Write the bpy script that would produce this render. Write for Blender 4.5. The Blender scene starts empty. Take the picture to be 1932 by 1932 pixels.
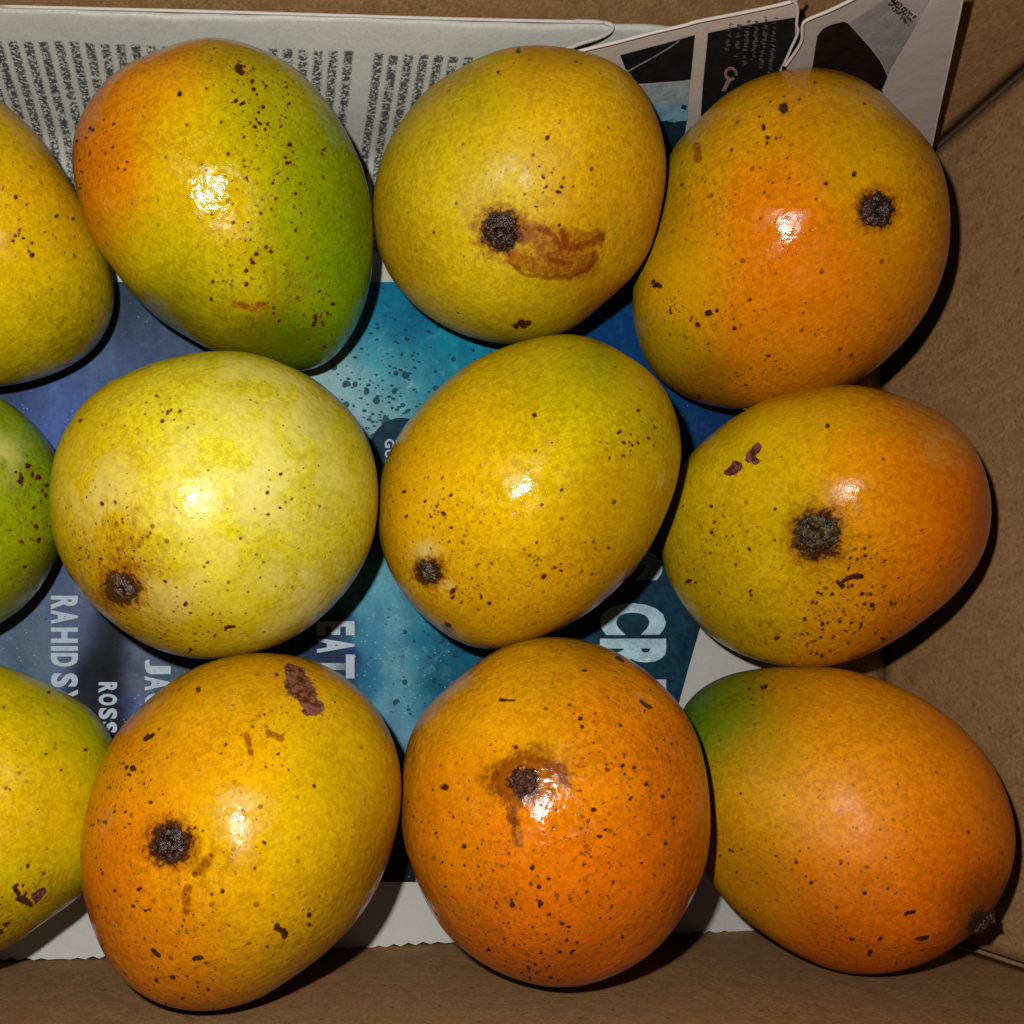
import bpy, bmesh, math, random
import numpy as np
from mathutils import Vector, Quaternion, noise as mnoise

random.seed(7); RNG = np.random.default_rng(11)
sc = bpy.context.scene
COL = sc.collection

# ------------------------------------------------------------------ camera
F = 1850.0                       # focal length, in units of the 1932 px wide frame
PPX, PPY = 650.0, 1200.0         # principal point (the picture is a crop of a wider shot)
H = 0.319                        # lens height over the bottom of the box, metres
down_cam = Vector(((500 - PPX) / F, -(1270 - PPY) / F, -1)).normalized()
Q = down_cam.rotation_difference(Vector((0, 0, -1)))
C = Vector((0, 0, H))
cd = bpy.data.cameras.new('camera'); cam = bpy.data.objects.new('camera', cd); COL.objects.link(cam)
cam.location = C; cam.rotation_mode = 'QUATERNION'; cam.rotation_quaternion = Q
cd.sensor_width = 36; cd.lens = F / 1932 * 36
cd.shift_x = (966 - PPX) / 1932; cd.shift_y = (PPY - 966) / 1932
cd.clip_start = 0.01; cd.clip_end = 20
sc.camera = cam

# ------------------------------------------------------------------ light: one camera flash, very dim room
w = bpy.data.worlds.new('World'); sc.world = w; w.use_nodes = True
bg = w.node_tree.nodes['Background']; bg.inputs[0].default_value = (1.0, 0.93, 0.85, 1); bg.inputs[1].default_value = 0.010
ld = bpy.data.lights.new('camera_flash', 'POINT'); ld.energy = 3.12; ld.color = (1.0, 0.975, 0.94); ld.shadow_soft_size = 0.0038
lo = bpy.data.objects.new('camera_flash', ld); COL.objects.link(lo); lo.location = (-0.026, 0.031, H + 0.004)
sc.view_settings.view_transform = 'Standard'; sc.view_settings.look = 'None'
sc.view_settings.exposure = 0; sc.view_settings.gamma = 1
sc.cycles.max_bounces = 4; sc.cycles.diffuse_bounces = 1; sc.cycles.glossy_bounces = 2
sc.cycles.use_denoising = True

# ------------------------------------------------------------------ helpers
RM = np.array(Q.to_matrix()); CN = np.array(C)
def ray(px, py):
    px = np.asarray(px, float); py = np.asarray(py, float)
    d = np.stack([(px - PPX) / F, -(py - PPY) / F, -np.ones_like(px)], -1)
    return d @ RM.T
def at(px, py, z=0.0):
    """point of the horizontal plane at height z met by the sight line through (px,py)"""
    d = ray(px, py); t = (z - H) / d[..., 2]
    return CN + d * t[..., None]
def project(P):
    q = (P - CN) @ RM
    return PPX - F * q[..., 0] / q[..., 2], PPY + F * q[..., 1] / q[..., 2]
def lin(c):
    c = np.asarray(c, float) / 255.0
    return np.where(c <= 0.04045, c / 12.92, ((c + 0.055) / 1.055) ** 2.4)
def link(name, me, parent=None):
    o = bpy.data.objects.new(name, me); COL.objects.link(o)
    if parent: o.parent = parent
    return o
def empty(name, loc=(0, 0, 0)):
    o = bpy.data.objects.new(name, None); COL.objects.link(o); o.location = loc; o.empty_display_size = .02
    return o
def tag(o, label=None, cat=None, group=None, kind=None):
    for k, v in (('label', label), ('category', cat), ('group', group), ('kind', kind)):
        if v: o[k] = v
    return o
def mesh_np(name, V, quads, mat, smooth=True):
    me = bpy.data.meshes.new(name)
    V = np.ascontiguousarray(V, np.float32); quads = np.ascontiguousarray(quads, np.int32)
    me.vertices.add(len(V)); me.vertices.foreach_set('co', V.ravel())
    k = quads.shape[1]
    me.loops.add(quads.size); me.loops.foreach_set('vertex_index', quads.ravel())
    me.polygons.add(len(quads)); me.polygons.foreach_set('loop_start', np.arange(0, quads.size, k, dtype=np.int32))
    me.update(calc_edges=True); me.validate()
    if smooth: me.polygons.foreach_set('use_smooth', np.ones(len(me.polygons), bool))
    me.materials.append(mat)
    return me
def attr(me, name, vals):
    if vals.ndim == 1:
        a = me.attributes.new(name, 'FLOAT', 'POINT'); a.data.foreach_set('value', vals.astype(np.float32))
    else:
        a = me.attributes.new(name, 'FLOAT_COLOR', 'POINT')
        v = np.ones((len(vals), 4), np.float32); v[:, :3] = vals; a.data.foreach_set('color', v.ravel())
def grid_quads(nu, nv):
    i = np.arange(nu * nv).reshape(nu, nv)
    return np.stack([i[:-1, :-1], i[1:, :-1], i[1:, 1:], i[:-1, 1:]], -1).reshape(-1, 4)
def wob(P, s, seed):
    """cheap smooth noise, roughly -1..1"""
    r = np.random.default_rng(seed); out = 0
    for k in range(7):
        d = r.normal(size=3); d /= np.linalg.norm(d)
        out = out + np.sin((P @ d) * s * r.uniform(.6, 1.7) + r.uniform(0, 6.28))
    return out / 3.2

class NT:
    def __init__(self, name):
        self.m = bpy.data.materials.new(name); self.m.use_nodes = True
        self.t = self.m.node_tree; self.t.nodes.clear()
        self.out = self.n('ShaderNodeOutputMaterial'); self.b = self.n('ShaderNodeBsdfPrincipled')
        self.t.links.new(self.b.outputs[0], self.out.inputs[0])
    def n(self, typ, **kw):
        x = self.t.nodes.new(typ)
        for k, v in kw.items(): setattr(x, k, v)
        return x
    def set(self, sock, v):
        if isinstance(v, bpy.types.NodeSocket): self.t.links.new(v, sock)
        else:
            if hasattr(sock, 'default_value') and hasattr(sock.default_value, '__len__') and not hasattr(v, '__len__'): v = (v,) * len(sock.default_value)
            if hasattr(v, '__len__') and len(v) == 3 and len(sock.default_value) == 4: v = (*v, 1)
            sock.default_value = v
    def math(self, op, a, b=0.5, c=0.5, clamp=False):
        x = self.n('ShaderNodeMath', operation=op, use_clamp=clamp)
        self.set(x.inputs[0], a); self.set(x.inputs[1], b); self.set(x.inputs[2], c); return x.outputs[0]
    def mix(self, f, a, b, mode='MIX'):
        x = self.n('ShaderNodeMix', data_type='RGBA', blend_type=mode)
        self.set(x.inputs[0], f); self.set(x.inputs[6], a); self.set(x.inputs[7], b); return x.outputs[2]
    def ramp(self, f, lo, hi, a=0.0, b=1.0):
        x = self.n('ShaderNodeMapRange', interpolation_type='SMOOTHSTEP')
        self.set(x.inputs[0], f); self.set(x.inputs[1], lo); self.set(x.inputs[2], hi); self.set(x.inputs[3], a); self.set(x.inputs[4], b)
        return x.outputs[0]
    def coord(self, which='Object', scale=(1, 1, 1), loc=(0, 0, 0), rot=(0, 0, 0)):
        c = self.n('ShaderNodeTexCoord'); m = self.n('ShaderNodeMapping')
        m.inputs[1].default_value = loc; m.inputs[2].default_value = rot; m.inputs[3].default_value = scale
        self.t.links.new(c.outputs[which], m.inputs[0]); return m.outputs[0]
    def noise(self, vec, scale, detail=3, rough=.55, dist=0):
        x = self.n('ShaderNodeTexNoise'); self.set(x.inputs['Vector'], vec)
        x.inputs['Scale'].default_value = scale; x.inputs['Detail'].default_value = detail
        x.inputs['Roughness'].default_value = rough; x.inputs['Distortion'].default_value = dist
        return x.outputs['Fac']
    def voro(self, vec, scale, feature='F1'):
        x = self.n('ShaderNodeTexVoronoi', feature=feature); self.set(x.inputs['Vector'], vec); x.inputs['Scale'].default_value = scale
        return x.outputs['Distance'], x.outputs['Color']
    def attr(self, name, out='Fac'):
        x = self.n('ShaderNodeAttribute', attribute_name=name); return x.outputs[out]
    def bump(self, h, strength, dist, prev=None):
        x = self.n('ShaderNodeBump'); self.set(x.inputs['Height'], h)
        x.inputs['Strength'].default_value = strength; x.inputs['Distance'].default_value = dist
        if prev: self.t.links.new(prev, x.inputs['Normal'])
        return x.outputs[0]
    def base(self, c): self.set(self.b.inputs['Base Color'], c)
    def rough(self, v): self.set(self.b.inputs['Roughness'], v)
    def spec(self, v): self.set(self.b.inputs['Specular IOR Level'], v)
    def norm(self, v): self.t.links.new(v, self.b.inputs['Normal'])

# ------------------------------------------------------------------ materials
def mat_cardboard():
    t = NT('cardboard'); o = t.coord()
    fine = t.noise(o, 900, 5, .7); mid = t.noise(o, 190, 4, .6); big = t.noise(o, 16, 3)
    fib = t.noise(t.coord(scale=(1, .45, .7), rot=(0, 0, .5)), 1500, 3, .7)
    c = t.mix(t.ramp(fine, .40, .60), lin((142, 106, 66)), lin((166, 126, 81)))
    c = t.mix(t.ramp(mid, .42, .68, 0, .55), c, lin((128, 92, 54)))
    c = t.mix(t.ramp(big, .35, .7, 0, .5), c, lin((156, 112, 74)))
    c = t.mix(t.ramp(fib, .50, .66, 0, .32), c, lin((84, 56, 28)))
    dist, vc = t.voro(o, 130)
    c = t.mix(t.math('MULTIPLY', t.ramp(dist, .06, .12, 1, 0), .55), c, lin((80, 50, 26)))
    t.base(c); t.rough(.78); t.spec(.25)
    b = t.bump(mid, .35, .0005); b = t.bump(fine, .45, .00015, b); t.norm(b)
    return t.m
def mat_edge():
    t = NT('cardboard_edge'); o = t.coord()
    t.base(t.mix(t.noise(o, 400), lin((70, 46, 26)), lin((105, 72, 42)))); t.rough(.9); return t.m
def mat_paper(name='newsprint', col=(200, 198, 192), gloss=.62):
    t = NT(name); o = t.coord()
    n = t.noise(o, 45, 4); f = t.noise(o, 1400, 3)
    c = t.mix(n, lin(col), lin([x * .90 for x in col])); c = t.mix(t.ramp(f, .35, .75, 0, .22), c, lin([x * .78 for x in col]))
    t.base(c); t.rough(gloss); t.spec(.35)
    t.norm(t.bump(n, .5, .0015)); return t.m
def mat_ink(name, col, rough=.5, var=.35):
    t = NT(name); o = t.coord(); n = t.noise(o, 260, 4, .7); f = t.noise(o, 1300, 2)
    c = t.mix(t.ramp(n, .3, .7), lin(col), lin([min(255, x * (1 + var) + 8) for x in col]))
    c = t.mix(t.ramp(f, .4, .7, 0, .25), c, lin([x * .6 for x in col]))
    t.base(c); t.rough(rough + .15); t.spec(.18); return t.m
def mat_textpage():
    """newsprint with columns of small body type running down the sheet (uv in metres)"""
    t = NT('printed_text_page'); uv = t.n('ShaderNodeTexCoord').outputs['UV']
    sp = t.n('ShaderNodeSeparateXYZ'); t.set(sp.inputs[0], uv); u, v = sp.outputs[0], sp.outputs[1]
    pitch = .0043
    wv = t.noise(uv, 2600, 1, .5)
    ph = t.math('FRACT', t.math('ADD', t.math('DIVIDE', u, pitch), t.math('MULTIPLY_ADD', wv, .44, -.22))); row = t.math('FLOOR', t.math('DIVIDE', u, pitch))
    line = t.math('MULTIPLY', t.ramp(ph, .08, .22), t.ramp(ph, .68, .82, 1, 0))
    cb = t.n('ShaderNodeCombineXYZ'); t.set(cb.inputs[0], t.math('MULTIPLY', u, 850)); t.set(cb.inputs[1], t.math('MULTIPLY', v, 1250)); t.set(cb.inputs[2], t.math('MULTIPLY', row, 3.7))
    g = t.noise(cb.outputs[0], 1.0, 2, .7)
    cw = t.n('ShaderNodeCombineXYZ'); t.set(cw.inputs[0], t.math('MULTIPLY', row, 7.3)); t.set(cw.inputs[1], t.math('MULTIPLY', v, 420))
    words = t.ramp(t.noise(cw.outputs[0], 1.0, 1), .25, .30)
    marks = t.math('MULTIPLY', t.math('MULTIPLY', t.ramp(g, .38, .52), line), words)
    wn = t.n('ShaderNodeTexWhiteNoise', noise_dimensions='1D'); t.set(wn.inputs['W'], row)
    vend = t.math('MULTIPLY_ADD', wn.outputs['Value'], .012, .072)
    reg = t.math('MULTIPLY', t.ramp(v, .0088, .0094), t.math('LESS_THAN', v, vend))
    reg = t.math('MULTIPLY', reg, t.math('LESS_THAN', u, .0640))
    gap = t.math('ABSOLUTE', t.math('ADD', row, -6)); reg = t.math('MULTIPLY', reg, t.math('GREATER_THAN', gap, .5))
    m = t.math('MULTIPLY', marks, reg)
    o = t.coord(); n = t.noise(o, 50, 4); f = t.noise(o, 1300, 3)
    c = t.mix(n, lin((208, 206, 194)), lin((190, 190, 180))); c = t.mix(t.ramp(f, .35, .75, 0, .3), c, lin((150, 156, 146)))
    c = t.mix(t.math('MULTIPLY', m, .88), c, lin((44, 46, 42)))
    t.base(c); t.rough(.5); t.spec(.4); t.norm(t.bump(n, .5, .0015)); return t.m
def mat_photo():
    """glossy printed picture: splash of blue water, violet grey smears; colour areas come from the ink attribute"""
    t = NT('printed_photo'); o = t.coord(); c = t.attr('ink', 'Color')
    n = t.noise(o, 220, 5, .7, .6); f = t.noise(o, 1100, 3, .7); s = t.noise(t.coord(scale=(1, .3, 1), rot=(0, 0, .6)), 130, 4, .6)
    c = t.mix(t.ramp(s, .42, .62, 0, .38), c, t.mix(1.0, c, (.40, .45, .60), 'MULTIPLY'))
    c = t.mix(t.math('MULTIPLY', t.ramp(n, .5, .75, 0, .6), t.attr('drops')), c, lin((160, 196, 205)))
    c = t.mix(t.ramp(n, .52, .7, 0, .45), c, t.mix(1.0, c, (1.5, 1.4, 1.3), 'MULTIPLY'))
    c = t.mix(t.ramp(n, .44, .30, 0, .55), c, t.mix(1.0, c, (.35, .5, .6), 'MULTIPLY'))
    c = t.mix(t.ramp(f, .45, .7, 0, .35), c, t.mix(1.0, c, (.5, .5, .55), 'MULTIPLY'))
    d = t.attr('drops'); dist, vc = t.voro(o, 300); d2, vc2 = t.voro(t.coord(scale=(1, 1.6, 1), rot=(0, 0, .5)), 560)
    sv = t.n('ShaderNodeSeparateColor'); t.set(sv.inputs[0], vc); sv2 = t.n('ShaderNodeSeparateColor'); t.set(sv2.inputs[0], vc2)
    m1 = t.math('MULTIPLY', t.math('LESS_THAN', dist, t.math('MULTIPLY', sv.outputs[0], .46)), t.math('LESS_THAN', sv.outputs[1], d))
    m2 = t.math('MULTIPLY', t.math('LESS_THAN', d2, t.math('MULTIPLY', sv2.outputs[0], .5)), t.math('LESS_THAN', sv2.outputs[1], d))
    c = t.mix(t.math('MULTIPLY', t.math('MAXIMUM', m1, m2), .9), c, lin((12, 66, 84)))
    st = t.math('MULTIPLY', t.math('LESS_THAN', d2, .13), t.math('GREATER_THAN', sv2.outputs[2], .86))
    c = t.mix(t.math('MULTIPLY', st, .6), c, lin((190, 210, 235)))
    t.base(c); t.rough(.62); t.spec(.16); t.norm(t.bump(t.noise(o, 30, 3, .5, .8), .6, .0035)); return t.m
def mat_mango(name, rough, speck_seed, peel=.5, spec=.28, lumpy=1.):
    t = NT(name); o = t.coord(loc=(speck_seed * 1.37, speck_seed * .71, 0))
    c = t.attr('skin', 'Color'); big = t.noise(o, 42, 4, .6); mid = t.noise(o, 170, 4, .65, .3); fine = t.noise(o, 620, 4, .7); grit = t.noise(o, 1500, 2, .6)
    c = t.mix(t.ramp(big, .42, .60, 0, .75), c, t.mix(1.0, c, (.88, .86, .8), 'MULTIPLY'))
    c = t.mix(t.ramp(mid, .50, .72, 0, .40), c, t.mix(1.0, c, (.82, .76, .6), 'MULTIPLY'))
    c = t.mix(t.ramp(mid, .46, .30, 0, .35), c, t.mix(1.0, c, (1.10, 1.16, 1.0), 'MULTIPLY'))
    c = t.mix(t.math('MULTIPLY', t.ramp(fine, .42, .60, 0, .62), t.ramp(t.noise(o, 30, 3), .30, .62, .5, 1.2)), c, t.mix(1.0, c, (.70, .63, .45), 'MULTIPLY'))
    c = t.mix(t.ramp(grit, .46, .60, 0, .42), c, t.mix(1.0, c, (1.25, 1.25, 1.2), 'MULTIPLY'))
    pd, pc = t.voro(o, 620)
    c = t.mix(t.ramp(pd, .10, .24, .42, 0), c, t.mix(1.0, c, (1.35, 1.4, 1.3), 'MULTIPLY'))
    # waxy pale bloom
    bl = t.math('MULTIPLY', t.attr('bloom'), t.ramp(t.noise(o, 75, 5, .65, .5), .38, .60))
    c = t.mix(t.math('MULTIPLY', bl, .85), c, lin((226, 210, 122)))
    # rub marks: faint brown streaks
    sm = t.math('MULTIPLY', t.attr('rub'), t.ramp(t.noise(t.coord(scale=(1, .22, 1), rot=(.3, 0, -.5), loc=(speck_seed, 0, 0)), 420, 4, .7), .48, .62))
    c = t.mix(t.math('MULTIPLY', sm, .6), c, lin((120, 78, 14)))
    # stains with a darker rim
    s = t.math('ADD', t.attr('stain'), t.math('MULTIPLY_ADD', mid, .34, -.17)); s = t.math('ADD', s, t.math('MULTIPLY_ADD', fine, .16, -.08))
    c = t.mix(t.ramp(s, .22, .66, 0, .84), c, t.mix(t.ramp(fine, .38, .6), lin((180, 104, 6)), lin((128, 66, 6))))
    c = t.mix(t.ramp(t.math('ADD', t.attr('rim'), t.math('MULTIPLY_ADD', fine, 1.0, -.5)), .16, .80, 0, .72), c, lin((120, 48, 4)))
    # lenticel specks
    dens = t.math('MULTIPLY', t.attr('dens'), t.ramp(t.noise(o, 65, 3, .6), .36, .60, .25, 1.5)); m = None
    for sca, mx, k in ((330, .26, 0), (560, .30, 1), (210, .15, 2), (820, .34, 3)):
        dist, vc = t.voro(t.coord(loc=(speck_seed + k * .3, k, speck_seed)), sca)
        sv = t.n('ShaderNodeSeparateColor'); t.set(sv.inputs[0], vc)
        rad = t.math('MULTIPLY_ADD', sv.outputs[0], mx * .8, .03)
        a = t.math('MULTIPLY', t.ramp(t.math('SUBTRACT', dist, rad), -.06, .07, 1, 0), t.math('LESS_THAN', sv.outputs[1], dens))
        a = t.math('MULTIPLY', a, t.math('MULTIPLY_ADD', sv.outputs[2], .75, .15))
        m = a if m is None else t.math('MAXIMUM', m, a)
    c = t.mix(m, c, lin((84, 40, 4)))
    # dark spots and sap scars
    dk = t.math('ADD', t.attr('spot'), t.math('MULTIPLY_ADD', fine, .55, -.275)); dk = t.math('ADD', dk, t.math('MULTIPLY_ADD', mid, .24, -.12))
    halo = t.ramp(dk, .24, .5, 0, .70); core = t.ramp(dk, .44, .56)
    c = t.mix(halo, c, lin((150, 82, 6)))
    cs = t.mix(t.ramp(grit, .4, .65), lin((34, 12, 4)), lin((78, 40, 26))); c = t.mix(t.math('MULTIPLY', core, .95), c, cs)
    pk = t.math('ADD', t.attr('scab'), t.math('MULTIPLY_ADD', fine, .8, -.4)); pk = t.math('ADD', pk, t.math('MULTIPLY_ADD', mid, .5, -.25))
    c = t.mix(t.ramp(pk, .44, .54), c, t.mix(t.ramp(fine, .4, .62), lin((70, 26, 16)), lin((134, 86, 72))))
    t.base(c); t.spec(spec)
    wax = t.ramp(t.noise(o, 150, 3, .6), .42, .58)
    t.rough(t.math('MULTIPLY_ADD', wax, .20, max(.07, rough - .28)))
    b = t.bump(t.noise(o, 105, 3, .55), .5, .0007 * lumpy); b = t.bump(mid, .30, .00045, b); b = t.bump(fine, peel, .00016, b)
    b = t.bump(t.math('MULTIPLY', m, .5), .4, -.0002, b)
    t.norm(b)
    t.b.inputs['Subsurface Weight'].default_value = .0
    return t.m
def mat_scar(ca=(14, 7, 5), cb=(66, 34, 24)):
    t = NT('stem_scar'); o = t.coord(); n = t.noise(o, 520, 5, .75); g = t.noise(o, 1500, 3)
    c = t.mix(t.ramp(n, .40, .62), lin(ca), lin(cb)); c = t.mix(t.ramp(g, .54, .68, 0, .8), c, lin((132, 104, 92)))
    t.base(c); t.rough(.24); t.spec(.5); t.norm(t.bump(n, .6, .0010, t.bump(g, .7, .0004))); return t.m
M_CARD, M_EDGE, M_PAPER, M_TEXT, M_PHOTO, M_SCAR = mat_cardboard(), mat_edge(), mat_paper(), mat_textpage(), mat_photo(), mat_scar()
M_SCAR_B = mat_scar((26, 12, 8), (92, 54, 36)); M_SCAR_O = mat_scar((20, 14, 6), (84, 70, 34))
M_PAPER2 = mat_paper('newsprint_flap', (206, 190, 178))
M_WHITE = mat_ink('white_ink', (176, 190, 202), .45, .0); M_CYAN = mat_ink('pale_blue_ink', (158, 190, 200), .45, .15)
M_TEAL = mat_ink('dark_teal_ink', (10, 42, 58), .42); M_BLACK = mat_ink('black_ink', (13, 13, 15), .6); M_MAROON = mat_ink('maroon_ink', (20, 7, 6), .6, .6)
M_GREYPIC = mat_ink('grey_ink', (140, 152, 156), .5, .1); M_NAVY = mat_ink('navy_ink', (22, 40, 56), .4); M_FAINT = mat_ink('faint_grey_ink', (72, 74, 72), .5); M_PINK = mat_ink('pink_ink', (112, 82, 78), .5)

# ------------------------------------------------------------------ the cardboard box
WZ = .105
TL, TR = at(-760, 222)[:2], at(1660, 368)[:2]
BL, BR = at(-760, 1843)[:2], at(1675, 1742)[:2]
FAR, RIGHT, NEAR = .25, .22, .03          # how far each side leans outward per metre of height
box = empty('cardboard_box', (float((TL[0] + TR[0]) / 2), float((TL[1] + BL[1]) / 2), 0))
tag(box, 'open brown cardboard box holding the mangoes, its bottom lined with newspaper', 'box')
T = .004
def panel(name, a, b, c, d, thick, mat, parent, nu=60, nv=14, bulge=0., seed=0):
    # a board with a gently uneven face a-b-c-d (a,b at the foot) and a back face
    side = (name == 'side_panel' or name == 'corner_fold')
    a, b, c, d = map(lambda q: np.array(q, float), (a, b, c, d)); nrm = np.cross(b - a, d - a); nrm /= np.linalg.norm(nrm)
    if side: nrm = -nrm          # the shown face looks into the box
    U, Vv = np.meshgrid(np.linspace(0, 1, nu), np.linspace(0, 1, nv), indexing='ij')
    P = (a[None, None] * ((1 - U) * (1 - Vv))[..., None] + b * (U * (1 - Vv))[..., None] + c * (U * Vv)[..., None] + d * ((1 - U) * Vv)[..., None])
    env = (np.sin(U * np.pi) * 1.0) ** .5
    front = P + nrm * (wob(P.reshape(-1, 3), 45, seed).reshape(nu, nv) * bulge * env)[..., None]; back = P - nrm * thick
    bm = bmesh.new()
    fv = [[bm.verts.new(front[i, j]) for j in range(nv)] for i in range(nu)]
    bv = {}
    ring = [(i, 0) for i in range(nu)] + [(nu - 1, j) for j in range(1, nv)] + [(i, nv - 1) for i in range(nu - 2, -1, -1)] + [(0, j) for j in range(nv - 2, 0, -1)]
    for ij in ring: bv[ij] = bm.verts.new(back[ij])
    for i in range(nu - 1):
        for j in range(nv - 1): bm.faces.new((fv[i][j], fv[i + 1][j], fv[i + 1][j + 1], fv[i][j + 1])).smooth = True
    for k in range(len(ring)):
        p, q = ring[k], ring[(k + 1) % len(ring)]
        bm.faces.new((fv[p[0]][p[1]], bv[p], bv[q], fv[q[0]][q[1]])).material_index = 1
    bm.faces.new([bv[p] for p in ring])
    bmesh.ops.recalc_face_normals(bm, faces=bm.faces)
    me = bpy.data.meshes.new(name); bm.to_mesh(me); bm.free(); me.materials.append(mat); me.materials.append(M_EDGE)
    o = link(name, me, parent); o.matrix_parent_inverse = parent.matrix_world.inverted() if parent else o.matrix_parent_inverse
    return o
bpy.context.view_layer.update()
def p3(xy, z): return (xy[0], xy[1], z)
g = .0006
panel('bottom_panel', p3(BL, -.0006), p3(BR, -.0006), p3(TR, -.0006), p3(TL, -.0006), T, M_CARD, box, 60, 40, .0003, 3)
ch = .0011        # width of the folded corner strip
def along(p, q, d):
    v = (q - p) / np.linalg.norm(q - p); return p + v * d
def top(p, kind):
    return (p[0] + (RIGHT if 'r' in kind else 0) * WZ, p[1] + (FAR if 'f' in kind else 0) * WZ - (NEAR if 'n' in kind else 0) * WZ, WZ)
a1, a2 = along(TR, TL, ch * .05 + g), along(TR, BR, ch + g)
b1, b2 = along(BR, TR, ch + g), along(BR, BL, ch * .05 + g)
panel('side_panel', p3(a1, -.003), p3(TL, -.003), top(TL, 'f'), top(a1, 'fr'), T, M_CARD, box, 90, 20, .0005, 5)
panel('side_panel', p3(b1, -.003), p3(a2, -.003), top(a2, 'fr'), top(b1, 'nr'), T, M_CARD, box, 70, 20, .0006, 6)
panel('side_panel', p3(BL, -.003), p3(b2, -.003), top(b2, 'nr'), top(BL, 'n'), T, M_CARD, box, 90, 20, .0005, 7)
panel('side_panel', p3(TL, 0), p3(BL, 0), top(BL, 'n'), top(TL, 'f'), T, M_CARD, box, 30, 10, .0005, 8)
c1, c2, d1, d2 = along(TR, TL, ch * .05), along(TR, BR, ch), along(BR, TR, ch), along(BR, BL, ch * .05)
panel('corner_fold', p3(c2, -.003), p3(c1, -.003), top(c1, 'fr'), top(c2, 'fr'), .002, M_EDGE, box, 4, 20, .0, 9)
panel('corner_fold', p3(d2, -.003), p3(d1, -.003), top(d1, 'nr'), top(d2, 'nr'), .002, M_CARD, box, 4, 20, .0, 9)

# ------------------------------------------------------------------ newspapers
# wall line of the far side panel: y = wy(x)
def wall_y(x): return TR[1] + (TL[1] - TR[1]) * (x - TR[0]) / (TL[0] - TR[0])
def floor_h(x, y):
    P = np.stack([np.asarray(x, float), np.asarray(y, float), np.zeros_like(np.asarray(x, float))], -1)
    return .0011 + .0005 * wob(P, 60, 21) + .0003 * wob(P, 150, 22)
def on_floor(px, py, lift=0.):
    P = at(px, py, .001); z = floor_h(P[..., 0], P[..., 1]) + lift
    return at2(px, py, z)
def at2(px, py, z):
    d = ray(px, py); t = (z - H) / d[..., 2]; return CN + d * t[..., None]

def finish(o, parent): 
    if parent:
        o.parent = parent; o.matrix_parent_inverse = parent.matrix_world.inverted()
    return o
def poly_mesh(name, pts, mapf, mat, parent=None, cuts=5, lift=0.):
    """fill a flat outline, refine it and lay it on the sheet given by mapf"""
    bm = bmesh.new(); vs = [bm.verts.new((x, y, 0)) for x, y in pts]
    for k in range(len(vs)): bm.edges.new((vs[k], vs[(k + 1) % len(vs)]))
    bmesh.ops.triangle_fill(bm, use_beauty=True, edges=bm.edges[:])
    for _ in range(cuts):
        long = [e for e in bm.edges if e.calc_length() > 26]
        if not long: break
        bmesh.ops.subdivide_edges(bm, edges=long, cuts=1); bmesh.ops.triangulate(bm, faces=bm.faces[:])
    A = np.array([v.co[:2] for v in bm.verts]); P = mapf(A[:, 0], A[:, 1], lift)
    for v, p in zip(bm.verts, P): v.co = p
    bmesh.ops.recalc_face_normals(bm, faces=bm.faces)
    for f in bm.faces: f.smooth = True
    me = bpy.data.meshes.new(name); bm.to_mesh(me); bm.free(); me.materials.append(mat)
    return finish(link(name, me), parent)

def tube(name, pts3, r, mat, parent, sides=8, flat=1.0):
    bm = bmesh.new(); rings = []; P = [Vector(p) for p in pts3]
    for i, p in enumerate(P):
        t_ = (P[min(i + 1, len(P) - 1)] - P[max(i - 1, 0)]).normalized(); up = Vector((0, 0, 1)); sx = t_.cross(up).normalized(); uy = sx.cross(t_).normalized()
        rr = r
        rings.append([bm.verts.new(p + sx * (rr * math.cos(a)) + uy * (rr * flat * math.sin(a))) for a in [2 * math.pi * k / sides for k in range(sides)]])
    for a, b in zip(rings, rings[1:]):
        for k in range(sides): bm.faces.new((a[k], a[(k + 1) % sides], b[(k + 1) % sides], b[k])).smooth = True
    bm.faces.new(rings[0]); bm.faces.new(rings[-1][::-1]); bmesh.ops.recalc_face_normals(bm, faces=bm.faces)
    me = bpy.data.meshes.new(name); bm.to_mesh(me); bm.free(); me.materials.append(mat); return finish(link(name, me), parent)
def smooth_path(pts, n=8):
    out = []; P = [np.array(p, float) for p in pts]
    for i in range(len(P) - 1):
        a, b, c, d = P[max(i - 1, 0)], P[i], P[i + 1], P[min(i + 2, len(P) - 1)]
        for k in range(n):
            t_ = k / n; out.append(.5 * ((2 * b) + (-a + c) * t_ + (2 * a - 5 * b + 4 * c - d) * t_ ** 2 + (-a + 3 * b - 3 * c + d) * t_ ** 3))
    out.append(P[-1]); return np.array(out)
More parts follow.
